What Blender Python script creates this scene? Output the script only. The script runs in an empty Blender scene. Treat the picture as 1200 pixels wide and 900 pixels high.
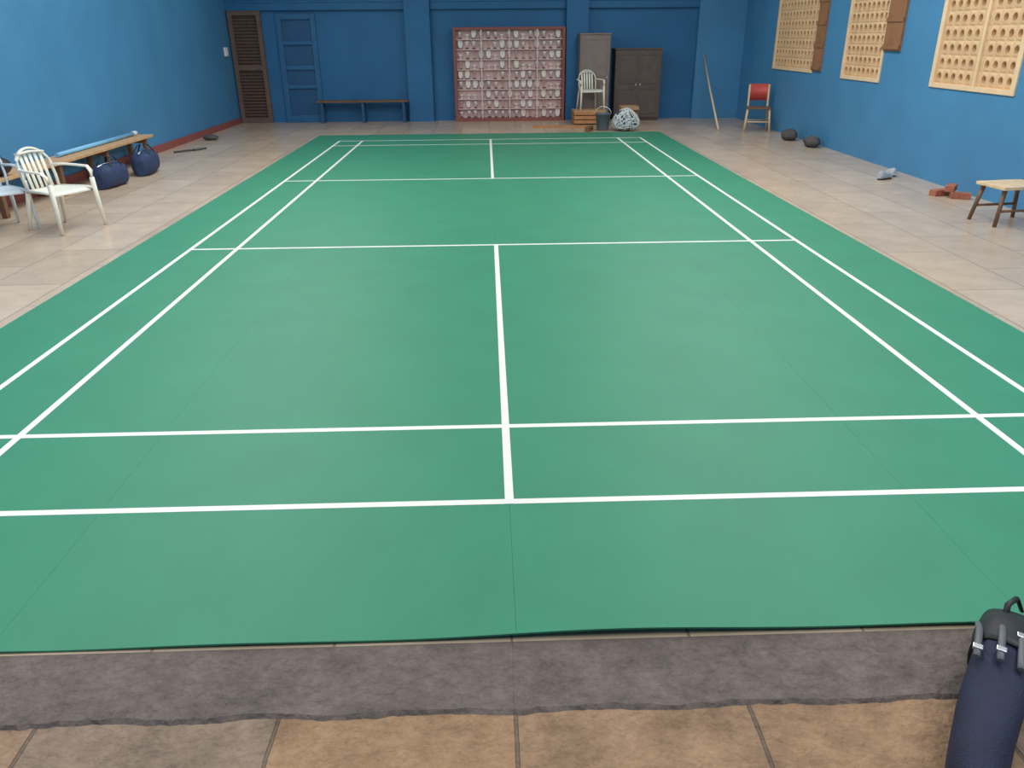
import bpy, bmesh, math, random
from mathutils import Vector, Matrix
random.seed(7)
C = bpy.context.scene.collection
PI = math.pi

# ------------------------------------------------------------------ materials
def srgb(r, g, b):
    f = lambda c: (c / 255 / 12.92) if c / 255 <= .04045 else ((c / 255 + .055) / 1.055) ** 2.4
    return (f(r), f(g), f(b), 1)

def mat(name, col, rough=.6, metal=0., var=.0, scale=6., bump=0., bscale=60., spec=.5, col2=None, detail=6.):
    m = bpy.data.materials.new(name); m.use_nodes = True
    nt = m.node_tree; b = nt.nodes['Principled BSDF']
    b.inputs['Roughness'].default_value = rough; b.inputs['Metallic'].default_value = metal
    b.inputs['Specular IOR Level'].default_value = spec
    tc = nt.nodes.new('ShaderNodeTexCoord')
    n = nt.nodes.new('ShaderNodeTexNoise'); n.inputs['Scale'].default_value = scale; n.inputs['Detail'].default_value = detail
    nt.links.new(tc.outputs['Object'], n.inputs['Vector'])
    r = nt.nodes.new('ShaderNodeValToRGB')
    c = Vector(col[:3])
    c2 = Vector(col2[:3]) if col2 else c * (1 + var)
    r.color_ramp.elements[0].position = .3; r.color_ramp.elements[1].position = .7
    r.color_ramp.elements[0].color = (*(c * (1 - var)), 1); r.color_ramp.elements[1].color = (*c2, 1)
    nt.links.new(n.outputs['Fac'], r.inputs['Fac']); nt.links.new(r.outputs['Color'], b.inputs['Base Color'])
    if bump:
        n2 = nt.nodes.new('ShaderNodeTexNoise'); n2.inputs['Scale'].default_value = bscale; n2.inputs['Detail'].default_value = 8
        nt.links.new(tc.outputs['Object'], n2.inputs['Vector'])
        bp = nt.nodes.new('ShaderNodeBump'); bp.inputs['Strength'].default_value = bump; bp.inputs['Distance'].default_value = .02
        nt.links.new(n2.outputs['Fac'], bp.inputs['Height']); nt.links.new(bp.outputs['Normal'], b.inputs['Normal'])
    return m

def slab_mat(name, ca, cb, cm, bw, rh, mortar=.008, rough=.5, offset=.5, spec=.5, bump=.3, grain=1.0, rot=0, squash=1.0, nscale=2.3, nrough=.72):
    m = bpy.data.materials.new(name); m.use_nodes = True
    nt = m.node_tree; b = nt.nodes['Principled BSDF']; b.inputs['Roughness'].default_value = rough
    b.inputs['Specular IOR Level'].default_value = spec
    tc = nt.nodes.new('ShaderNodeTexCoord'); mp = nt.nodes.new('ShaderNodeMapping'); mp.inputs['Rotation'].default_value = (0, 0, rot)
    nt.links.new(tc.outputs['Object'], mp.inputs['Vector'])
    nw = nt.nodes.new('ShaderNodeTexNoise'); nw.inputs['Scale'].default_value = 3; nw.inputs['Detail'].default_value = 4
    nt.links.new(tc.outputs['Object'], nw.inputs['Vector'])
    wob = nt.nodes.new('ShaderNodeVectorMath'); wob.operation = 'MULTIPLY_ADD'; wob.inputs[1].default_value = (.03, .03, 0)
    nt.links.new(nw.outputs['Color'], wob.inputs[0]); nt.links.new(mp.outputs['Vector'], wob.inputs[2])
    br = nt.nodes.new('ShaderNodeTexBrick'); br.offset = offset
    for k, v in (('Scale', 1), ('Brick Width', bw), ('Row Height', rh), ('Mortar Size', mortar), ('Mortar Smooth', .3), ('Bias', 0)):
        br.inputs[k].default_value = v
    br.inputs['Color1'].default_value = ca; br.inputs['Color2'].default_value = cb; br.inputs['Mortar'].default_value = cm
    nt.links.new(wob.outputs[0], br.inputs['Vector'])
    n = nt.nodes.new('ShaderNodeTexNoise'); n.inputs['Scale'].default_value = nscale; n.inputs['Detail'].default_value = 12; n.inputs['Roughness'].default_value = nrough
    nt.links.new(tc.outputs['Object'], n.inputs['Vector'])
    mr = nt.nodes.new('ShaderNodeMapRange'); mr.inputs['From Min'].default_value = .25; mr.inputs['From Max'].default_value = .75
    mr.inputs['To Min'].default_value = 1 - .35 * grain; mr.inputs['To Max'].default_value = 1 + .3 * grain
    nt.links.new(n.outputs['Fac'], mr.inputs['Value'])
    mx = nt.nodes.new('ShaderNodeVectorMath'); mx.operation = 'SCALE'
    nt.links.new(br.outputs['Color'], mx.inputs[0]); nt.links.new(mr.outputs[0], mx.inputs['Scale'])
    nt.links.new(mx.outputs[0], b.inputs['Base Color'])
    n3 = nt.nodes.new('ShaderNodeTexNoise'); n3.inputs['Scale'].default_value = 26; n3.inputs['Detail'].default_value = 10
    nt.links.new(tc.outputs['Object'], n3.inputs['Vector'])
    sub = nt.nodes.new('ShaderNodeMath'); sub.operation = 'SUBTRACT'
    nt.links.new(n3.outputs['Fac'], sub.inputs[0]); nt.links.new(br.outputs['Fac'], sub.inputs[1])
    bp = nt.nodes.new('ShaderNodeBump'); bp.inputs['Strength'].default_value = bump; bp.inputs['Distance'].default_value = .02
    nt.links.new(sub.outputs[0], bp.inputs['Height']); nt.links.new(bp.outputs['Normal'], b.inputs['Normal'])
    return m

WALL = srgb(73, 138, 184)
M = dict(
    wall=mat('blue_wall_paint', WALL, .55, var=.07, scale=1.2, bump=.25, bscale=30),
    wallb=mat('blue_wall_paint_shaded', srgb(40, 108, 158), .6, var=.08, scale=1.5, bump=.25, bscale=30),  # wall blue darkened: the end wall's dimmer light is in the colour
    blue=mat('blue_gloss_paint', srgb(42, 104, 150), .5, var=.08, scale=4),
    bluedark=mat('blue_panel_paint', srgb(36, 88, 132), .5, var=.08, scale=4),
    ceil=mat('whitewash', srgb(205, 205, 200), .8, var=.05),
    floor=slab_mat('stone_floor', srgb(206, 184, 160), srgb(192, 170, 147), srgb(150, 130, 112), 1.2, .62, .006, .27, spec=.6, bump=.08, grain=.55, rot=PI / 2),
    slab=slab_mat('tan_slabs', srgb(170, 134, 102), srgb(148, 128, 112), srgb(124, 106, 92), 9, .74, .007, .75, spec=.3, bump=1.0, grain=1.8, nscale=4, nrough=.8, rot=PI / 2),
    strip=slab_mat('worn_cement', srgb(120, 107, 102), srgb(120, 107, 102), srgb(120, 107, 102), 90, 90, .001, .8, spec=.25, bump=1.0, grain=2.0, nscale=5, nrough=.86),
    mat=mat('green_vinyl', srgb(60, 140, 109), .5, var=.05, scale=2.2, bump=.12, bscale=350, spec=.35),
    tape=mat('white_tape', srgb(243, 240, 236), .5, var=.03, scale=9),
    seam=mat('seam_groove', srgb(50, 110, 85), .7),
    cream=mat('cream_jali', srgb(222, 184, 142), .7, var=.10, scale=5, bump=.3, bscale=40),
    cream2=mat('cream_frame', srgb(236, 206, 168), .6, var=.08, scale=5),
    brownboard=mat('brown_board', srgb(150, 105, 72), .65, var=.14, scale=5),
    shade=mat('dark_backing', srgb(84, 62, 46), .8, var=.1),
    redframe=mat('red_frame', srgb(150, 84, 78), .55, var=.08, scale=5),
    pinkback=mat('dusky_backing', srgb(238, 204, 200), .8, var=.08, scale=4),
    pinkwood=mat('pale_shelf', srgb(232, 206, 204), .6, var=.05),
    silver=mat('pale_metal', srgb(240, 228, 226), .4, var=.1),
    rose=mat('rose_metal', srgb(214, 176, 170), .4, var=.1),
    ivory=mat('ivory_item', srgb(244, 234, 228), .5, var=.06),
    dusk=mat('dark_item', srgb(112, 88, 92), .6, var=.1),
    brown=mat('brown_wood', srgb(120, 88, 64), .6, var=.2, scale=9, bump=.15),
    darkbrown=mat('dark_cupboard', srgb(98, 84, 80), .6, var=.15, scale=5),
    greybrown=mat('grey_brown_cupboard', srgb(136, 122, 116), .6, var=.1, scale=5),
    lightwood=mat('light_wood', srgb(226, 198, 160), .55, var=.12, scale=9),
    tanwood=mat('tan_plank', srgb(200, 160, 118), .6, var=.16, scale=11),
    orangewood=mat('orange_plank', srgb(190, 134, 88), .6, var=.14, scale=11),
    louver=mat('louver_brown', srgb(110, 88, 78), .65, var=.14, scale=8),
    plastic=mat('white_plastic', srgb(240, 236, 222), .4, var=.03),
    plasticb=mat('offwhite_plastic', srgb(216, 224, 232), .4, var=.03),
    red=mat('red_plastic', srgb(206, 78, 72), .45, var=.06),
    navy=mat('navy_cloth', srgb(40, 44, 70), .8, var=.12, scale=14, bump=.35, bscale=160),
    navy2=mat('navy_holdall', srgb(42, 60, 96), .75, var=.14, scale=9, bump=.2),
    black=mat('black_webbing', srgb(34, 34, 38), .55, var=.15, scale=20),
    steel=mat('steel', srgb(225, 225, 228), .25, metal=.9, var=.05),
    sky=mat('pale_blue_plastic', srgb(130, 190, 225), .35, var=.06),
    bucket=mat('slate_bucket', srgb(92, 106, 118), .5, var=.1),
    net=mat('white_net', srgb(226, 230, 232), .7, var=.05),
    netdark=mat('net_core', srgb(70, 84, 98), .9, var=.2, scale=20),
    brick=mat('brick_red', srgb(170, 104, 82), .85, var=.2, scale=16, bump=.4),
    shoe=mat('grey_shoe', srgb(168, 176, 182), .6, var=.15, scale=20),
    sole=mat('dark_sole', srgb(52, 58, 66), .7, var=.1),
    stone=mat('dark_stone', srgb(84, 82, 82), .85, var=.2, scale=12, bump=.5),
    kraft=mat('kraft_card', srgb(170, 136, 104), .8, var=.08),
    lamp=mat('lamp_white', srgb(235, 235, 230), .5),
)

# ------------------------------------------------------------------ mesh helpers
def bm_new(): return bmesh.new()
def add_box(bm, x0, x1, y0, y1, z0, z1, mi=0, mtx=None, bev=0):
    r = bmesh.ops.create_cube(bm, size=1)
    vs = r['verts']
    T = Matrix.Translation(((x0 + x1) / 2, (y0 + y1) / 2, (z0 + z1) / 2)) @ Matrix.Diagonal((abs(x1 - x0), abs(y1 - y0), abs(z1 - z0), 1))
    bmesh.ops.transform(bm, matrix=(mtx @ T) if mtx else T, verts=vs)
    fs = set(f for v in vs for f in v.link_faces)
    for f in fs: f.material_index = mi
    if bev:
        es = list(set(e for v in vs for e in v.link_edges))
        r = bmesh.ops.bevel(bm, geom=es, offset=bev, segments=2, affect='EDGES', profile=.5)
        for f in r['faces']: f.material_index = mi
def ring(bm, c, u, v, a, b, n):
    return [bm.verts.new(c + u * (a * math.cos(2 * PI * i / n)) + v * (b * math.sin(2 * PI * i / n))) for i in range(n)]
def skin(bm, rings, cap=True, mi=0):
    n = len(rings[0])
    for A, B in zip(rings, rings[1:]):
        for i in range(n):
            f = bm.faces.new((A[i], A[(i + 1) % n], B[(i + 1) % n], B[i])); f.smooth = True; f.material_index = mi
    if cap:
        f = bm.faces.new(rings[0][::-1]); f.material_index = mi
        f = bm.faces.new(rings[-1]); f.material_index = mi
def add_tube(bm, pts, rad, n=10, mi=0, flat=1.0, up=None):
    pts = [Vector(p) for p in pts]; rs = []
    for i, p in enumerate(pts):
        t = (pts[min(i + 1, len(pts) - 1)] - pts[max(i - 1, 0)]).normalized()
        ref = Vector(up) if up else (Vector((0, 0, 1)) if abs(t.z) < .9 else Vector((1, 0, 0)))
        u = t.cross(ref).normalized(); v = u.cross(t).normalized()
        r = rad[i] if isinstance(rad, (list, tuple)) else rad
        rs.append(ring(bm, p, u, v, r, r * flat, n))
    skin(bm, rs, True, mi)
def add_lathe(bm, prof, n=16, c=(0, 0, 0), mi=0):
    c = Vector(c); rs = [ring(bm, c + Vector((0, 0, z)), Vector((1, 0, 0)), Vector((0, 1, 0)), r, r, n) for r, z in prof]
    skin(bm, rs, True, mi)
def add_ell(bm, c, a, b, h, seg=16, rings_=10, mi=0, mtx=None):
    r = bmesh.ops.create_uvsphere(bm, u_segments=seg, v_segments=rings_, radius=1)
    T = Matrix.Translation(c) @ (mtx if mtx else Matrix.Identity(4)) @ Matrix.Diagonal((a, b, h, 1))
    bmesh.ops.transform(bm, matrix=T, verts=r['verts'])
    for f in set(f for v in r['verts'] for f in v.link_faces): f.smooth = True; f.material_index = mi
def obj(name, bm, m, parent=None, bevel=0):
    me = bpy.data.meshes.new(name)
    bmesh.ops.recalc_face_normals(bm, faces=bm.faces[:])
    bm.to_mesh(me); bm.free()
    for k in (m if isinstance(m, (list, tuple)) else [m]): me.materials.append(k)
    o = bpy.data.objects.new(name, me); C.objects.link(o)
    if parent: o.parent = parent
    if bevel:
        b = o.modifiers.new('bevel', 'BEVEL'); b.width = bevel; b.segments = 2; b.limit_method = 'ANGLE'
    return o
def box(name, dims, m, parent=None, bevel=0, mtx=None):
    bm = bm_new(); add_box(bm, *dims, mtx=mtx); return obj(name, bm, m, parent, bevel)
def tag(o, label, cat, group=None):
    o['label'] = label; o['category'] = cat
    if group: o['group'] = group
    return o
def thing(name, label, cat, loc=(0, 0, 0), rz=0, group=None):
    o = bpy.data.objects.new(name, None); C.objects.link(o); o.location = loc; o.rotation_euler = (0, 0, rz)
    o.empty_display_size = .1
    return tag(o, label, cat, group)
def struct(o, label=None):
    o['kind'] = 'structure'
    if label: o['label'] = label
    return o
def dup(root, loc, rz, label, group=None):
    def cp(o, par):
        c = o.copy(); C.objects.link(c); c.parent = par
        for ch in o.children: cp(ch, c)
        return c
    kids = list(root.children)
    r = root.copy(); C.objects.link(r); r.location = loc; r.rotation_euler = (0, 0, rz); r['label'] = label
    if group: r['group'] = group
    for k in kids: cp(k, r)
    return r

# ------------------------------------------------------------------ the room
XW, YB, YF, H = 6.12, 17.4, -5.2, 4.6
struct(box('floor', (-XW, XW, -.855, YB, -.2, 0), M['floor']), 'tan stone slab floor around the green court mat')
# worn cement threshold and the tan slabs in front of it (their own levels of the same floor)
bm = bm_new()
N = 400
for j in range(2):
    pass
rows = [(-.855, 0.0), (-.95, -.004), (-1.05, -.008), (-1.135, -.012), (-1.16, -.03), (-1.16, -.2)]
vs = []
for (y, z) in rows:
    vs.append([bm.verts.new((-XW + 2 * XW * i / N, y + (.006 * math.sin(i * .37) + random.uniform(-.005, .005) if abs(y + 1.14) < .05 else 0), z)) for i in range(N + 1)])
for A, B in zip(vs, vs[1:]):
    for i in range(N): bm.faces.new((A[i], B[i], B[i + 1], A[i + 1]))
struct(obj('trim_1', bm, M['strip']), 'dark worn cement strip along the front edge of the mat')
struct(box('floor', (-XW, XW, YF, -1.12, -.2, -.022), M['slab']), 'rough tan stone slabs nearest the camera')

struct(box('wall_left', (-XW - .25, -XW, YF, YB + .25, -.2, H), M['wall']), 'light blue painted side wall on the left')
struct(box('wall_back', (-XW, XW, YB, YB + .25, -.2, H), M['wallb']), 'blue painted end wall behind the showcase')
# right wall with three openings: (y0, y1, z0, z1)
WIN = [(12.72, 14.95, 1.22, 3.1), (9.98, 11.42, 1.19, 3.1), (6.55, 8.46, 1.22, 3.1)]
bm = bm_new()
ys = sorted([YF, YB + .25] + [v for w in WIN for v in w[:2]])
for a, b in zip(ys, ys[1:]):
    w = [w for w in WIN if abs(w[0] - a) < 1e-6]
    if w:
        add_box(bm, XW, XW + .25, a, b, -.2, w[0][2]); add_box(bm, XW, XW + .25, a, b, w[0][3], H)
    else:
        add_box(bm, XW, XW + .25, a, b, -.2, H)
struct(obj('wall_right', bm, M['wall']), 'light blue painted side wall with the windows on the right')
struct(box('wall_front', (-XW, XW, YF - .25, YF, -.2, H), M['wall']))
# unseen ceiling; its two long openings are added to let light in
bm = bm_new()
SK = [(-4.2, -2.2), (2.2, 4.2)]
xs = [-XW - .25, -4.2, -2.2, 2.2, 4.2, XW + .25]
for a, b in zip(xs, xs[1:]):
    if (a, b) in SK:
        for y0, y1 in ((YF - .25, -3.6), (3.6, 4.2), (10.6, 11.4), (15.0, YB + .25)): add_box(bm, a, b, y0, y1, H, H + .15)
    else: add_box(bm, a, b, YF - .25, YB + .25, H, H + .15)
struct(obj('ceiling', bm, M['ceil']))

# end-wall beam, pilasters, panels
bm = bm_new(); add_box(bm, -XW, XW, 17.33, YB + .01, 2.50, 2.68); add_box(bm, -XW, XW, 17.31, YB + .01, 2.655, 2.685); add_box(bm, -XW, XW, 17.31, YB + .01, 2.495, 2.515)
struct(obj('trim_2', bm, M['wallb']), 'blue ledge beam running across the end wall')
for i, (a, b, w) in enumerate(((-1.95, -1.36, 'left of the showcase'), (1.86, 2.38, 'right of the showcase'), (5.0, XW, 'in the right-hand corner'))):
    struct(box('trim_%d' % (i + 3), (a, b, 17.2, YB + .01, 0, H), M['wall' if i == 2 else 'wallb']), 'square blue pilaster of the end wall ' + w)  # corner pilaster keeps the lighter blue, standing in for light falling on it
d1 = bpy.data.objects.new('door_1', None); C.objects.link(d1); struct(d1, 'brown louvred door at the left end of the end wall')
bm = bm_new()
for a, b, c, d in ((-6.08, -5.98, 0, 2.49), (-5.42, -5.32, 0, 2.49)): add_box(bm, a, b, 17.31, 17.41, c, d)
for c, d in ((0, .12), (1.2, 1.32), (2.39, 2.49)): add_box(bm, -5.98, -5.42, 17.31, 17.41, c, d)
obj('door_frame', bm, M['louver'], d1)
bm = bm_new()
for z0, z1 in ((.12, 1.2), (1.32, 2.39)):
    n = int((z1 - z0) / .07)
    for k in range(n):
        z = z0 + (k + .5) * (z1 - z0) / n
        add_box(bm, -5.99, -5.41, -.03, .03, -.006, .006, mtx=Matrix.Translation((0, 17.37, z)) @ Matrix.Rotation(-.7, 4, 'X'))
obj('louvre', bm, M['louver'], d1)
box('backing', (-5.99, -5.41, 17.392, 17.405, .1, 2.42), M['louver'], d1)
d2 = bpy.data.objects.new('door_2', None); C.objects.link(d2); struct(d2, 'blue painted panel door set in the end wall left of the bench')
bm = bm_new()
for a, b in ((-4.98, -4.86), (-4.18, -4.06)): add_box(bm, a, b, 17.33, 17.41, 0, 2.42)
for c, d in ((0, .16), (.78, .86), (1.2, 1.3), (1.75, 1.83), (2.3, 2.42)): add_box(bm, -4.86, -4.18, 17.33, 17.41, c, d)
obj('door_frame', bm, M['blue'], d2, .008)
box('door_panel', (-4.87, -4.17, 17.375, 17.405, .1, 2.35), M['bluedark'], d2)

# windows: cream lattice of pierced blocks
def lattice(bm, y0, y1, z0, z1, x, depth=.07, cell=.17, hole=.052):
    ny = max(1, round((y1 - y0) / cell)); nz = max(1, round((z1 - z0) / cell))
    cy, cz = (y1 - y0) / ny, (z1 - z0) / nz
    n = 16
    for i in range(ny):
        for k in range(nz):
            yc, zc = y0 + (i + .5) * cy, z0 + (k + .5) * cz
            sq, ci, co, cb = [], [], [], []
            for q in range(n):
                a = 2 * PI * q / n + PI / 4
                c, s = math.cos(a), math.sin(a); m = max(abs(c), abs(s))
                sq.append(bm.verts.new((x, yc + c / m * cy / 2, zc + s / m * cz / 2)))
                co.append(bm.verts.new((x - .012, yc + c * hole * 1.35, zc + s * hole * 1.35)))
                ci.append(bm.verts.new((x - .012, yc + c * hole, zc + s * hole)))
                cb.append(bm.verts.new((x + depth, yc + c * hole, zc + s * hole)))
            for A, B in ((sq, co), (co, ci), (ci, cb)):
                for q in range(n): bm.faces.new((A[q], A[(q + 1) % n], B[(q + 1) % n], B[q]))
WL = ('cream pierced-block window farthest along the right wall', 'cream pierced-block window in the middle of the right wall', 'cream pierced-block window nearest on the right wall')
for i, (a, b, c, d) in enumerate(WIN):
    w = bpy.data.objects.new('window_%d' % (i + 1), None); C.objects.link(w); struct(w, WL[i]); w.location = (XW, (a + b) / 2, c)
    bm = bm_new()
    t = .09 if i == 2 else .06
    X0, X1 = -.02, .1
    for y0, y1, z0, z1 in ((a, a + t, c, d), (b - t, b, c, d), (a + t, b - t, c, c + .06), (a + t, b - t, d - .06, d)):
        add_box(bm, X0, X1, y0 - w.location.y, y1 - w.location.y, z0 - c, z1 - c)
    if i == 2: add_box(bm, X0, X1, 7.38 - w.location.y, 7.43 - w.location.y, .06, d - c - .06)
    obj('window_frame', bm, M['cream2'], w, .004)
    bm = bm_new()
    lattice(bm, a + t - w.location.y, b - t - w.location.y, .06, d - c - .06, .02, hole=.048 if i == 2 else .052)
    obj('lattice', bm, M['cream'], w)
    box('backing', (.19, .22, a - w.location.y, b - w.location.y, 0, d - c), M['shade'], w)  # dark board added behind the lattice so its holes look dark
    if i < 2:
        y1 = a; y0 = a - (.40 if i == 0 else .52); zb = .05 if i == 0 else .47
        bm = bm_new()
        add_box(bm, -.035, .0, y0 - w.location.y, y1 - w.location.y, zb, d - c)
        for k in range(5): add_box(bm, -.05, -.03, y0 - w.location.y, y1 - w.location.y, zb + .02 + k * .38, zb + .08 + k * .38)
        obj('shutter', bm, M['brownboard'], w)

# ------------------------------------------------------------------ the court mat
cm = thing('court_mat', 'large green vinyl badminton court mat with white lines', 'court mat')
MX, MY0, MY1, MT = 3.63, -.845, 14.42, .009
def wave(x, y):
    f = max(0, 1 - (y - MY0) / .35)
    return f * f * (.012 + .010 * math.sin(x * 1.9 + .6) + .006 * math.sin(x * 4.7)) * (1 if abs(x) < 3.4 else .4)
xs = [-MX, -1.815, 0, 1.815, MX]
yl = [MY0, MY0 + .05, MY0 + .1, MY0 + .16, MY0 + .23, MY0 + .3, MY0 + .38] + [MY0 + .38 + (MY1 - MY0 - .38) * (k + 1) / 24 for k in range(24)]
for s in range(4):
    bm = bm_new(); a, b = xs[s] + (.0004 if s else 0), xs[s + 1] - (.0004 if s < 3 else 0)
    nx = 26
    top, bot = [], []
    for y in yl:
        top.append([bm.verts.new((a + (b - a) * i / nx, y, MT + wave(a + (b - a) * i / nx, y))) for i in range(nx + 1)])
        bot.append([bm.verts.new((a + (b - a) * i / nx, y, .002 + wave(a + (b - a) * i / nx, y))) for i in range(nx + 1)])
    for A, B in zip(top, top[1:]):
        for i in range(nx):
            f = bm.faces.new((A[i], A[i + 1], B[i + 1], B[i])); f.smooth = True
    for A, B in zip(bot, bot[1:]):
        for i in range(nx): bm.faces.new((A[i], B[i], B[i + 1], A[i + 1]))
    for A, B in ((top[0], bot[0]), (bot[-1], top[-1])):
        for i in range(nx): bm.faces.new((B[i], B[i + 1], A[i + 1], A[i]))
    for j in range(len(yl) - 1):
        bm.faces.new((top[j][0], top[j + 1][0], bot[j + 1][0], bot[j][0])); bm.faces.new((top[j][-1], bot[j][-1], bot[j + 1][-1], top[j + 1][-1]))
    bm.normal_update()
    for e in bm.edges:
        if len(e.link_faces) == 2 and e.calc_face_angle(0) > .6: e.smooth = False
    obj('mat_sheet', bm, M['mat'], cm)
LZ0, LZ1 = MT - .001, MT + .0012
W = .02
def line(name, x0, x1, y0, y1):
    lift = .0004 if y1 - y0 > x1 - x0 else 0      # the lengthwise tapes lie over the crosswise ones
    return box(name, (x0, x1, y0, y1, LZ0, LZ1 + lift), M['tape'], cm)
for s in (-1, 1):
    line('doubles_sideline', s * 3.03 - W, s * 3.03 + W, -.0, 13.4)
    line('singles_sideline', s * 2.57 - W, s * 2.57 + W, -.0, 13.4)
for y in (0.02, 13.38): line('baseline', -3.05, 3.05, y - W, y + W)
for y in (.76, 12.64): line('long_service_line', -3.05, 3.05, y - W, y + W)
for y in (4.72, 8.68): line('short_service_line', -3.05, 3.05, y - W, y + W)
line('centre_line', -W, W, 0, 4.72); line('centre_line', -W, W, 8.68, 13.4)

# ------------------------------------------------------------------ red-framed trophy showcase
SX0, SX1, SZ = -.83, 1.83, 2.1
sc = thing('showcase', 'wide red-framed showcase full of trophies against the blue end wall', 'showcase', ((SX0 + SX1) / 2, 17.15, 0))
hw = (SX1 - SX0) / 2
bm = bm_new()
for a, b, c, d in ((-hw, -hw + .07, 0, SZ), (hw - .07, hw, 0, SZ), (-hw + .07, hw - .07, 0, .07), (-hw + .07, hw - .07, SZ - .06, SZ)):
    add_box(bm, a, b, -.03, .24, c, d)
obj('frame', bm, M['redframe'], sc, .005)
box('back_panel', (-hw + .05, hw - .05, .13, .235, .05, SZ - .04), M['pinkback'], sc)
SHZ = [.07 + k * .222 for k in range(9)]
for k in range(1, 9): box('shelf', (-hw + .06, hw - .06, 0.0, .13, SHZ[k] - .018, SHZ[k]), M['pinkwood'], sc)
for k in range(1, 4): box('mullion', (-hw + 2 * hw * k / 4 - .014, -hw + 2 * hw * k / 4 + .014, -.03, -.005, .06, SZ - .05), M['pinkwood'], sc)
def trophy_mesh(kind):
    bm = bm_new()
    if kind == 0:   # cup
        add_lathe(bm, [(.036, 0), (.036, .03), (.02, .034)], 12, mi=1)
        add_lathe(bm, [(.012, .034), (.012, .07), (.03, .09), (.04, .13), (.044, .16), (.038, .16)], 12)
        for s in (-1, 1): add_tube(bm, [(s * .036, 0, .145), (s * .06, 0, .14), (s * .06, 0, .115), (s * .034, 0, .1)], .005, 6)
    elif kind == 1:  # shield plaque
        bm2 = [(-.05, .18), (.05, .18), (.052, .09), (.03, .035), (0, .012), (-.03, .035), (-.052, .09)]
        A = [bm.verts.new((x, -.008, z)) for x, z in bm2]; B = [bm.verts.new((x, .008, z)) for x, z in bm2]
        bm.faces.new(A); bm.faces.new(B[::-1])
        for i in range(7): bm.faces.new((A[i], B[i], B[(i + 1) % 7], A[(i + 1) % 7]))
        add_box(bm, -.045, .045, -.025, .025, 0, .022, mi=1)
    elif kind == 2:  # column with a ball
        add_box(bm, -.036, .036, -.03, .03, 0, .025, mi=1)
        add_lathe(bm, [(.018, .025), (.014, .04), (.014, .12), (.022, .13)], 10)
        add_ell(bm, (0, 0, .148), .024, .024, .024, 10, 8)
    else:            # squat bowl
        add_lathe(bm, [(.03, 0), (.03, .02), (.014, .028), (.014, .045), (.04, .06), (.056, .1), (.05, .1)], 12)
    return bm
TM = []
for k, n in ((0, 'silver'), (1, 'ivory'), (2, 'rose'), (3, 'silver')):
    me = bpy.data.meshes.new('trophy'); b = trophy_mesh(k); bmesh.ops.recalc_face_normals(b, faces=b.faces[:]); b.to_mesh(me); b.free()
    me.materials.append(M[n]); me.materials.append(M['dusk' if k != 3 else 'rose']); TM.append(me)
ORD = ['bottom', 'second lowest', 'third lowest', 'fourth lowest', 'middle', 'fourth highest', 'third highest', 'second highest', 'top']
for k in range(9):
    for i in range(15):
        x = SX0 + .16 + i * (SX1 - SX0 - .32) / 14 + random.uniform(-.012, .012)
        o = bpy.data.objects.new('trophy', random.choice(TM[:2] + TM)); C.objects.link(o)
        s = random.uniform(.95, 1.12)
        o.location = (x, 17.15 + .066 + random.uniform(-.012, .01), SHZ[k]); o.scale = (s, s, s); o.rotation_euler = (0, 0, random.uniform(-.3, .3))
        tag(o, 'small pale trophy on the %s shelf of the red-framed showcase' % ORD[k], 'trophy', 'trophies on the %s showcase shelf' % ORD[k])

# ------------------------------------------------------------------ end wall furniture
def cupboard(name, label, x0, x1, y0, y1, h, m, m2, doors):
    t = thing(name, label, 'cupboard', ((x0 + x1) / 2, (y0 + y1) / 2, 0))
    w, dd = (x1 - x0) / 2, (y1 - y0) / 2
    bm = bm_new(); add_box(bm, -w, w, -dd, dd, .06, h); add_box(bm, -w - .015, w + .015, -dd - .02, dd, h - .03, h); add_box(bm, -w + .03, w - .03, -dd + .03, dd, 0, .06)
    obj('body', bm, m, t, .005)
    for k in range(doors):
        a = -w + .02 + 2 * (w - .02) * k / doors; b = -w + .02 + 2 * (w - .02) * (k + 1) / doors
        bm = bm_new(); add_box(bm, a + .006, b - .006, -dd - .016, -dd + .001, .09, h - .05)
        for z0, z1 in ((.16, h * .45), (h * .52, h - .12)):
            for u, v, p, q in ((a + .05, b - .05, z0, z0 + .02), (a + .05, b - .05, z1 - .02, z1), (a + .05, a + .07, z0 + .02, z1 - .02), (b - .07, b - .05, z0 + .02, z1 - .02)):
                add_box(bm, u, v, -dd - .026, -dd - .01, p, q)
        dr = obj('door', bm, m2, t)
        hx = b - .05 if k % 2 == 0 else a + .05
        bm = bm_new(); add_tube(bm, [(hx, -dd - .02, h * .46), (hx, -dd - .045, h * .47), (hx, -dd - .045, h * .52), (hx, -dd - .02, h * .53)], .007, 8)
        obj('handle', bm, M['steel'], dr)
    return t
cupboard('cupboard', 'tall narrow grey-brown cupboard right of the red-framed showcase', 2.14, 2.85, 16.7, 17.19, 1.95, M['greybrown'], M['greybrown'], 1)
cupboard('cupboard', 'wide dark brown cupboard with double doors on the end wall', 3.0, 4.1, 16.82, 17.38, 1.62, M['darkbrown'], M['darkbrown'], 2)

# low bench along end wall
b = thing('bench', 'long low wooden bench standing against the end wall left of the showcase', 'bench', (-3.05, 17.12, 0))
bm = bm_new(); add_box(bm, -1.09, 1.09, -.18, -.01, .475, .515, bev=.004); add_box(bm, -1.09, 1.09, .01, .18, .475, .515, bev=.004)
obj('seat', bm, M['brown'], b)
for x in (-.98, 0, .98):
    bm = bm_new(); add_box(bm, x - .03, x + .03, -.16, -.10, 0, .475); add_box(bm, x - .03, x + .03, .10, .16, 0, .475); add_box(bm, x - .025, x + .025, -.10, .10, .40, .46)
    obj('leg', bm, M['bluedark'], b)

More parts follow.
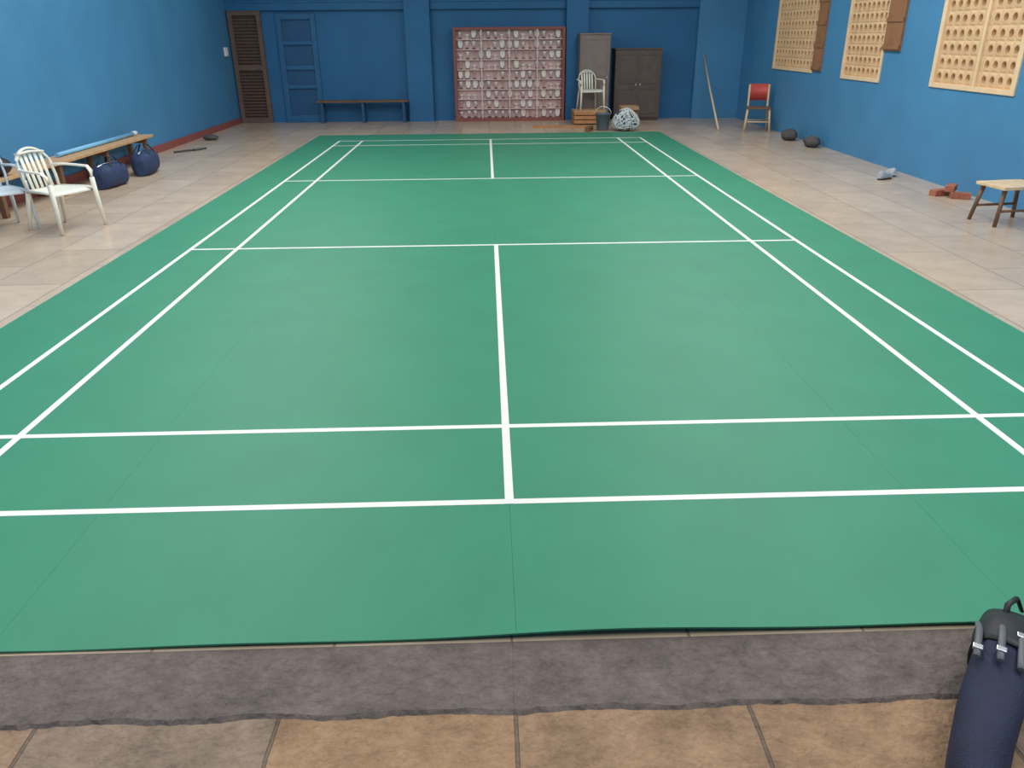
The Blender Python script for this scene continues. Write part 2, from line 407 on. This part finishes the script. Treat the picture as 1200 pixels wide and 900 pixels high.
# low crate carrying the white chair
c = thing('crate', 'low brown wooden crate under the white chair beside the tall cupboard', 'crate', (2.33, 16.27, 0))
bm = bm_new()
for z in (.03, .125, .22):
    for y in (-.3, .29): add_box(bm, -.37, .37, y, y + .018, z, z + .075)
    for x in (-.37, .352): add_box(bm, x, x + .018, -.282, .29, z, z + .075)
obj('side_slats', bm, M['orangewood'], c)
bm = bm_new()
for k in range(5): add_box(bm, -.37, .37, -.3 + k * .1225, -.3 + k * .1225 + .112, .295, .313)
obj('lid', bm, M['tanwood'], c)
bm = bm_new()
for x in (-.35, .33):
    for y in (-.28, .25): add_box(bm, x, x + .03, y, y + .03, 0, .295)
obj('corner_post', bm, M['brown'], c)

def plastic_chair(label, loc, rz, m):
    """moulded plastic armchair, front towards -Y, seat 0.43 high"""
    t = thing('plastic_chair', label, 'chair', loc, rz)
    # seat: dished grid
    bm = bm_new(); nx, ny = 12, 10; T, B = [], []
    for j in range(ny + 1):
        v = j / ny; y = -.23 + .45 * v
        r1, r2 = [], []
        for i in range(nx + 1):
            u = -1 + 2 * i / nx; x = u * (.235 - .03 * v)
            z = .435 - .018 * (1 - u * u) * (1 - (2 * v - 1) ** 2) - (.03 * (1 - v * 5) ** 2 if v < .2 else 0)
            r1.append(bm.verts.new((x, y, z))); r2.append(bm.verts.new((x, y, z - .014)))
        T.append(r1); B.append(r2)
    for g, fl in ((T, 0), (B, 1)):
        for a, bb in zip(g, g[1:]):
            for i in range(nx):
                f = bm.faces.new((a[i], a[i + 1], bb[i + 1], bb[i]) if not fl else (a[i], bb[i], bb[i + 1], a[i + 1])); f.smooth = True
    for a, bb in ((T[0], B[0]), (B[-1], T[-1])):
        for i in range(nx): bm.faces.new((bb[i], bb[i + 1], a[i + 1], a[i]))
    for j in range(ny):
        bm.faces.new((T[j][0], T[j + 1][0], B[j + 1][0], B[j][0])); bm.faces.new((T[j][-1], B[j][-1], B[j + 1][-1], T[j + 1][-1]))
    obj('seat', bm, m, t)
    # back: rounded-top hoop with slats
    def bk(x, z): return Vector((x, .205 + (z - .43) * .24 - .35 * x * x + .0, z))
    bm = bm_new(); path = []
    for k in range(21):
        a = PI * k / 20
        path.append(bk(-.2 * math.cos(a) * (1 if k not in (0, 20) else .98), .66 + .19 * math.sin(a)))
    path = [bk(-.19, .43), bk(-.2, .55)] + path + [bk(.2, .55), bk(.19, .43)]
    add_tube(bm, path, .022, 8, flat=.6)
    add_tube(bm, [bk(-.16, .80), bk(0, .815), bk(.16, .80)], .035, 8, flat=.35)
    obj('backrest', bm, m, t)
    for x in (-.12, -.06, 0, .06, .12):
        bm = bm_new(); add_tube(bm, [bk(x, .43), bk(x, .6), bk(x, .82 if abs(x) < .1 else .80)], .02, 8, flat=.35, up=(0, 1, 0)); obj('back_slat', bm, m, t)
    for s in (-1, 1):
        bm = bm_new()
        add_tube(bm, [bk(s * .2, .655) + Vector((0, .0, 0)), (s * .265, .14, .655), (s * .285, -.02, .65), (s * .285, -.19, .645), (s * .275, -.245, .60), (s * .265, -.25, .52)], .024, 8, flat=.6)
        obj('armrest', bm, m, t)
        for y0, y1 in ((-.25, -.29), (.19, .27)):
            bm = bm_new()
            x0 = .265 if y0 < 0 else .205
            add_tube(bm, [(s * (x0 if y0 < 0 else .19), y0 if y0 < 0 else .2, .53 if y0 < 0 else .43), (s * (x0 + .005), (y0 + y1) / 2, .25), (s * (x0 + .02), y1, 0)], [.03, .027, .022], 8, flat=.75)
            obj('leg', bm, m, t)
        bm = bm_new(); add_tube(bm, [(s * .255, -.25, .425), (s * .23, -.1, .43), (s * .2, .2, .425)], .02, 8, flat=.8); obj('seat_rail', bm, m, t)
    return t
plastic_chair('white plastic armchair standing on a low crate by the end wall', (2.34, 16.3, .313), .15, M['plastic'])
plastic_chair('white plastic armchair facing the mat by the left wall, seen whole', (-4.78, 5.82, 0), 1.15, M['plastic'])
plastic_chair('off-white plastic armchair half cut off by the left edge of the photo', (-5.45, 5.80, 0), .75, M['plasticb'])

# left wall bench
b = thing('bench', 'long wooden bench with a pale worn top along the left wall', 'bench', (-5.88, 7.9, 0))
bm = bm_new(); add_box(bm, -.19, -.01, -1.7, 3.0, .41, .45, bev=.005); add_box(bm, .01, .19, -1.7, 3.0, .41, .45, bev=.005)
obj('seat', bm, M['tanwood'], b)
for y in (-1.5, -.1, 1.3, 2.75):
    bm = bm_new(); add_box(bm, -.16, -.10, y - .035, y + .035, 0, .41); add_box(bm, .10, .16, y - .035, y + .035, 0, .41); add_box(bm, -.10, .10, y - .03, y + .03, .34, .40)
    obj('leg', bm, M['brown'], b)
# reddish skirting along left wall
struct(box('baseboard_left', (-XW, -XW + .025, YF, 17.3, 0, .13), M['redframe']), 'reddish brown skirting along the left wall')

def holdall(label, loc, rz, L, Wd, Hh, m):
    t = thing('sports_bag', label, 'bag', loc, rz)
    bm = bm_new(); rs = []
    for k in range(13):
        u = -1 + 2 * k / 12
        f = (1 - abs(u) ** 6) ** .5 if abs(u) < 1 else .0
        f = max(f, .35)
        rr = []
        for q in range(20):
            a = 2 * PI * q / 20
            cx, cz = math.cos(a), math.sin(a)
            y = math.copysign(abs(cx) ** .75, cx) * Wd / 2 * f; z = Hh / 2 + math.copysign(abs(cz) ** .75, cz) * Hh / 2 * (f if cz > 0 else 1) + (.01 * math.sin(k * 1.7 + q) if cz > .3 else 0)
            rr.append(bm.verts.new((u * L / 2, y, max(z, 0))))
        rs.append(rr)
    skin(bm, rs); obj('body', bm, m, t)
    for s in (-1, 1):
        bm = bm_new()
        add_tube(bm, [(-L * .22, s * Wd * .46, Hh * .55), (-L * .2, s * Wd * .36, Hh * .95), (-L * .1, s * .05, Hh + .09), (L * .1, s * .05, Hh + .09), (L * .2, s * Wd * .36, Hh * .95), (L * .22, s * Wd * .46, Hh * .55)], .013, 8, flat=.5)
        obj('handle', bm, M['black'], t)
    bm = bm_new(); add_tube(bm, [(-L * .44, 0, Hh * .955), (-L * .2, 0, Hh + .008), (L * .2, 0, Hh + .008), (L * .44, 0, Hh * .955)], .008, 6); obj('zip', bm, M['steel'], t)
    return t
holdall('navy blue sports bag on the floor in front of the left bench, nearer one', (-5.42, 8.5, 0), 1.45, .62, .30, .32, M['navy2'])
holdall('navy blue sports bag on the floor in front of the left bench, farther one', (-5.38, 9.65, 0), 1.7, .7, .32, .34, M['navy2'])
# dark olive sack under bench end / pale pipe on bench
t = thing('pipe', 'pale blue plastic pipe with a white end lying on the left bench', 'pipe', (-5.92, 9.35, .45))
bm = bm_new(); add_tube(bm, [(0, -1.2, .032), (0, 1.3, .032)], .032, 14); obj('tube', bm, M['sky'], t)
bm = bm_new(); add_tube(bm, [(0, 1.3, .037), (0, 1.42, .037)], .037, 14); obj('end_cap', bm, M['lamp'], t)
bm = bm_new(); add_ell(bm, (0, 0, .11), .17, .2, .11); add_ell(bm, (.02, .03, .21), .05, .06, .05)
t = tag(obj('sack', bm, M['black']), 'round black sack on the left bench at the edge of the photo', 'sack'); t.location = (-5.86, 6.62, .45)
bm = bm_new(); add_tube(bm, [(-.2, -.25, .018), (-.05, -.05, .02), (.12, .1, .02), (.2, .3, .018)], .018, 8); add_tube(bm, [(.05, .03, .022), (.16, -.04, .03)], .012, 6)
t = tag(obj('stick', bm, M['stone']), 'short dark broken stick lying on the floor by the left wall', 'stick'); t.location = (-5.6, 12.2, 0)
bm = bm_new()
add_ell(bm, (0, 0, .055), .16, .10, .058)
t = tag(obj('stone', bm, M['stone']), 'dark stone lying at the foot of the left wall near the brown door', 'stone'); t.location = (-5.75, 13.9, 0)

# switch boxes on left wall
t = thing('switch_box', 'small white oval switch box high on the left wall near the corner', 'switch', (-XW, 16.9, 1.62))
bm = bm_new(); add_box(bm, 0, .05, -.11, .11, -.1, .1, bev=.02); obj('plate', bm, M['lamp'], t)
bm = bm_new(); add_box(bm, .05, .062, -.03, .03, -.035, .035); obj('rocker', bm, M['plasticb'], t)

# plank on floor before showcase
bm = bm_new(); add_box(bm, -.64, .64, -.09, .09, 0, .04, bev=.004)
t = tag(obj('plank', bm, M['orangewood']), 'orange-brown plank lying on the floor before the showcase', 'plank'); t.location = (1.62, 15.5, 0); t.rotation_euler = (0, 0, -.06)
bm = bm_new(); add_box(bm, -.05, .05, -.2, .2, 0, .09, bev=.006)
t = tag(obj('wood_block', bm, M['brown']), 'short dark wood block on the floor left of the bucket', 'block'); t.location = (2.16, 14.75, 0); t.rotation_euler = (0, 0, -.35)
# bucket
t = thing('bucket', 'slate grey bucket on the floor beside the white net heap', 'bucket', (2.47, 14.85, 0))
bm = bm_new(); add_lathe(bm, [(.12, 0), (.125, .01), (.165, .33), (.18, .335), (.18, .355), (.165, .355), (.155, .33), (.118, .02)], 24); obj('pail', bm, M['bucket'], t)
bm = bm_new(); add_tube(bm, [(.178 * math.cos(a), .178 * math.sin(a) * .5 - .08 * 0, .345 + .14 * math.sin(a)) for a in [PI * k / 14 for k in range(15)]], .005, 6); obj('handle', bm, M['steel'], t)
# net heap
t = thing('badminton_net', 'crumpled heap of white netting on the floor by the cupboards', 'net', (2.95, 14.72, 0))
bm = bm_new(); add_ell(bm, (0, 0, .16), .27, .2, .17, 20, 12); add_ell(bm, (-.06, .03, .31), .17, .15, .12, 16, 10); obj('folded_net', bm, M['netdark'], t)
bm = bm_new()
for k in range(46):
    nv = Vector((random.gauss(0, 1), random.gauss(0, 1), random.gauss(0, .5))).normalized()
    e1 = nv.orthogonal().normalized(); e2 = nv.cross(e1); ofs = random.uniform(-.7, .7); pts = []
    rr = math.sqrt(1 - ofs * ofs)
    for q in range(25):
        a = 2 * PI * q / 24; v = nv * ofs + (e1 * math.cos(a) + e2 * math.sin(a)) * rr
        if v.z < -.75:
            if len(pts) > 2: add_tube(bm, pts, .008, 5)
            pts = []; continue
        lump_ = 1 + .06 * math.sin(5 * v.x + k) + .05 * math.sin(7 * v.y)
        pts.append(Vector((v.x * .285 * lump_, v.y * .215 * lump_, .168 + v.z * (.185 + max(0, v.z) ** 2 * .09) * lump_)))
    if len(pts) > 2: add_tube(bm, pts, .008, 5)
obj('mesh_cord', bm, M['net'], t)
# carton
t = thing('carton', 'brown cardboard carton standing behind the white net heap', 'carton', (3.2, 15.9, 0))
bm = bm_new(); add_box(bm, -.2, .2, -.16, .16, 0, .42, bev=.004); obj('body', bm, M['kraft'], t)
bm = bm_new(); add_box(bm, -.2, .2, -.15, 0, -.002, .002, mtx=Matrix.Translation((0, -.16, .421)) @ Matrix.Rotation(.5, 4, 'X')); add_box(bm, -.2, .2, 0, .15, -.002, .002, mtx=Matrix.Translation((0, .16, .421)) @ Matrix.Rotation(-.6, 4, 'X'))
obj('flap', bm, M['kraft'], t)

# leaning pole
bm = bm_new(); add_tube(bm, [(4.95, 14.55, .02), (5.06, 15.9, .74), (5.17, 17.17, 1.47)], [.022, .02, .018], 10)
tag(obj('pole', bm, M['lightwood']), 'long light wooden pole leaning against the right corner pilaster', 'pole')

# red chair near right wall
t = thing('wooden_chair', 'red-backed chair with light wooden legs by the right wall', 'chair', (5.72, 14.4, 0), -.25)
for x, y, h in ((-.22, -.2, .45), (.22, -.2, .45), (-.2, .22, .92), (.2, .22, .92)):
    bm = bm_new(); add_tube(bm, [(x * 1.18, y * 1.15, 0), (x, y, .45)] + ([(x, y + .06, .92)] if h > .5 else []), .022, 8); obj('leg', bm, M['lightwood'], t)
bm = bm_new(); add_box(bm, -.24, .24, -.235, .235, .45, .485, bev=.01); obj('seat', bm, M['brown'], t)
bm = bm_new()
for k in range(9):
    pass
A = []
for k in range(9):
    u = -1 + 2 * k / 8; y = .255 + .03 * (1 - u * u)
    A.append([bm.verts.new((u * .21, y + dy, z)) for dy, z in ((-.012, .60), (-.012 + .03, .93), (.012 + .03, .93), (.012, .60))])
skin(bm, A); obj('backrest', bm, M['red'], t, 0)
bm = bm_new()
for y in (-.21, .22): add_tube(bm, [(-.23, y, .2), (.23, y, .2)], .013, 8)
for x in (-.23, .23): add_tube(bm, [(x, -.21, .26), (x * .96, .22, .26)], .013, 8)
obj('stretcher', bm, M['lightwood'], t)

# small things at the foot of the right wall
def lump(label, loc, s, m, seed):
    rnd = random.Random(seed); bm = bm_new(); add_ell(bm, (0, 0, s[2] * .85), *s, 14, 10)
    for v in bm.verts:
        v.co += Vector((rnd.uniform(-1, 1) * s[0], rnd.uniform(-1, 1) * s[1], rnd.uniform(-.5, 1) * s[2])) * .14; v.co.z = max(0, v.co.z)
    o = tag(obj('stone', bm, m), label, 'stone'); o.location = loc; return o
lump('dark rough stone at the foot of the right wall, farther of two', (5.85, 12.75, 0), (.15, .2, .11), M['stone'], 3)
lump('dark rough stone at the foot of the right wall, nearer of two', (5.9, 11.75, 0), (.14, .24, .1), M['stone'], 5)
t = thing('shoe', 'grey and white sports shoe by the right wall, nearer of the pair', 'shoe', (5.60, 8.22, 0), .5, 'pair of shoes by the right wall')
def shoe_parts(t):
    bm = bm_new(); rs = []
    for k in range(11):
        u = k / 10; x = -.14 + .28 * u; w = .042 + .012 * math.sin(u * PI) - (.02 if u > .95 else 0) - (.012 if u < .05 else 0)
        h = (.1 if u < .35 else .1 - .055 * ((u - .35) / .65) ** .8) * (.7 if u in (0, 1) else 1)
        rs.append([bm.verts.new((x, w * math.cos(a) * (1 if math.sin(a) < .5 else .75), .022 + max(0, h * (math.sin(a) + .25) / 1.25))) for a in [2 * PI * q / 14 for q in range(14)]])
    skin(bm, rs); obj('upper', bm, M['shoe'], t)
    bm = bm_new(); rs = []
    for z in (0, .024):
        rs.append([bm.verts.new((.147 * math.cos(a), (.052 if math.cos(a) > 0 else .045) * math.sin(a), z)) for a in [2 * PI * q / 20 for q in range(20)]])
    skin(bm, rs); obj('sole', bm, M['sole'], t)
    bm = bm_new()
    for k in range(4): add_tube(bm, [(.01 + k * .022, -.028, .088 - k * .008), (.01 + k * .022, 0, .098 - k * .010), (.01 + k * .022, .028, .088 - k * .008)], .0045, 6)
    obj('laces', bm, M['lamp'], t)
shoe_parts(t)
dup(t, (5.83, 8.52, 0), 1.5, 'grey and white sports shoe by the right wall, farther of the pair')
def brick(label, loc, rz):
    bm = bm_new(); add_box(bm, -.115, .115, -.055, .055, 0, .075, bev=.005)
    o = tag(obj('brick', bm, M['brick']), label, 'brick', 'loose bricks by the right wall'); o.location = loc; o.rotation_euler = (0, 0, rz)
brick('loose red brick at the foot of the right wall, bottom left of three', (5.72, 6.98, 0), .3)
brick('loose red brick at the foot of the right wall, bottom right of three', (5.86, 6.75, 0), -.4)
brick('loose red brick lying on top of the other two by the right wall', (5.80, 6.88, .076), .9)
# rough stone by stool
# stool cut by right edge
t = thing('stool', 'low wooden stool with a pale top cut off by the right edge', 'stool', (5.60, 5.42, 0), .12)
bm = bm_new(); add_box(bm, -.27, .27, -.22, -.075, .385, .42, bev=.006); add_box(bm, -.27, .27, -.07, .07, .385, .42, bev=.006); add_box(bm, -.27, .27, .075, .22, .385, .42, bev=.006)
obj('seat', bm, M['lightwood'], t)
for x in (-1, 1):
    for y in (-1, 1):
        bm = bm_new(); add_tube(bm, [(x * .27, y * .2, 0), (x * .21, y * .16, .385)], [.02, .024], 8); obj('leg', bm, M['brown'], t)
bm = bm_new()
for y in (-.18, .18): add_tube(bm, [(-.24, y, .16), (.24, y, .16)], .014, 8)
obj('stretcher', bm, M['brown'], t)

# navy bag with black strap at the front right corner
t = thing('racket_bag', 'dark navy bag with black straps and buckles at the lower right corner', 'bag', (0, 0, 0))
ax = [(1.08, -1.80, .07, .058, .07), (1.226, -1.50, .085, .072, .085), (1.40, -1.28, .095, .085, .09), (1.53, -1.12, .1, .092, .095)]
ax2 = [(1.51, -1.145, .105, .096, .1), (1.60, -1.03, .1, .098, .092), (1.665, -.955, .085, .085, .07), (1.70, -.915, .07, .05, .03)]
def loft(bm, sec, n=24, wr=.006):
    rs = []
    d = Vector((sec[-1][0] - sec[0][0], sec[-1][1] - sec[0][1], 0)).normalized(); u = Vector((d.y, -d.x, 0))
    dense = []
    for a, b2 in zip(sec, sec[1:]):
        for k in range(4): dense.append([a[i] + (b2[i] - a[i]) * k / 4 for i in range(5)])
    dense.append(list(sec[-1]))
    for j, (x, y, z, w, h) in enumerate(dense):
        rr = []
        for q in range(n):
            a = 2 * PI * q / n; c, s = math.cos(a), math.sin(a)
            rad = 1 + wr / .1 * math.sin(3 * a + j * .7)
            zz = z + math.copysign(abs(s) ** .8, s) * h * rad
            p = Vector((x, y, 0)) + u * (math.copysign(abs(c) ** .8, c) * w * rad)
            rr.append(bm.verts.new((p.x, p.y, max(zz, -.02 if y < -1.1 else .012))))
        rs.append(rr)
    skin(bm, rs)
bm = bm_new(); loft(bm, ax); obj('body', bm, M['navy'], t)
bm = bm_new(); loft(bm, ax2, wr=.004); obj('flap', bm, M['black'], t)
d = Vector((.56, .83, 0)).normalized(); u = Vector((d.y, -d.x, 0))
STRAP = mat('strap_grey', srgb(104, 104, 108), .5, var=.1)
for off, ln in ((-.065, .24), (-.005, .28), (.05, .26)):
    p0 = Vector((1.44, -1.22, 0)) + u * off
    pts = [p0 + d * (ln * k / 6) + Vector((0, 0, .205 - 3.2 * off * off - .012 * max(0, k - 3) ** 1.3)) for k in range(7)]
    bm = bm_new(); add_tube(bm, pts, .011, 8, flat=.6); s_ = obj('strap', bm, STRAP, t)
    q = pts[1 if off < 0 else 4] + Vector((0, 0, .004)); bm = bm_new()
    add_box(bm, -.014, .014, -.011, .011, -.004, .007, mtx=Matrix.Translation(q) @ Matrix.Rotation(-.6, 4, 'Z'), bev=.002); obj('buckle', bm, M['steel'], s_)
bm = bm_new(); pz = Vector((1.665, -.945, .145))
add_tube(bm, [pz + Vector((-.05, -.03, -.01)), pz + Vector((-.03, .0, .035)), pz + Vector((.02, .03, .035)), pz + Vector((.05, .03, -.02))], .010, 8, flat=.6); obj('carry_loop', bm, M['black'], t)

# ------------------------------------------------------------------ light
def area(name, loc, sx, sy, power, col=(1, 1, 1), rot=(0, 0, 0)):
    l = bpy.data.lights.new(name, 'AREA'); l.shape = 'RECTANGLE'; l.size = sx; l.size_y = sy; l.energy = power; l.color = col
    o = bpy.data.objects.new(name, l); C.objects.link(o); o.location = loc; o.rotation_euler = rot; return o
DAY = (1.0, .985, .96)
for x in (-3.2, 3.2):
    for y, ly, pw in ((0, 7.0, 205), (7.4, 6.2, 230), (13.2, 3.4, 58)):
        area('overhead_fill', (x, y, H + .05), 1.9, ly, pw, DAY)  # area lamps added above the view as soft overhead fill
w = bpy.data.worlds.new('World'); bpy.context.scene.world = w; w.use_nodes = True
w.node_tree.nodes['Background'].inputs[0].default_value = (.75, .87, 1, 1); w.node_tree.nodes['Background'].inputs[1].default_value = .7

# ------------------------------------------------------------------ camera
yaw, pit, rol, f = -.0278817945, -.421819712, -.00884939057, 910.990305
cy, sy, cp, sp, cr, sr = math.cos(yaw), math.sin(yaw), math.cos(pit), math.sin(pit), math.cos(rol), math.sin(rol)
fw = Vector((-sy * cp, cy * cp, sp)); rt = Vector((cy, sy, 0)); up = rt.cross(fw)
r2 = cr * rt + sr * up; u2 = -sr * rt + cr * up
cd = bpy.data.cameras.new('Camera'); co = bpy.data.objects.new('Camera', cd); C.objects.link(co)
m = Matrix(((r2.x, u2.x, -fw.x, -.0665825), (r2.y, u2.y, -fw.y, -2.953163), (r2.z, u2.z, -fw.z, 1.9229161), (0, 0, 0, 1)))
co.matrix_world = m
cd.sensor_fit = 'HORIZONTAL'; cd.sensor_width = 36; cd.lens = f / 1200 * 36; cd.clip_start = .05
S = bpy.context.scene; S.camera = co
S.view_settings.view_transform = 'Standard'; S.view_settings.look = 'None'; S.view_settings.exposure = 0; S.view_settings.gamma = 1
S.view_settings.use_curve_mapping = False
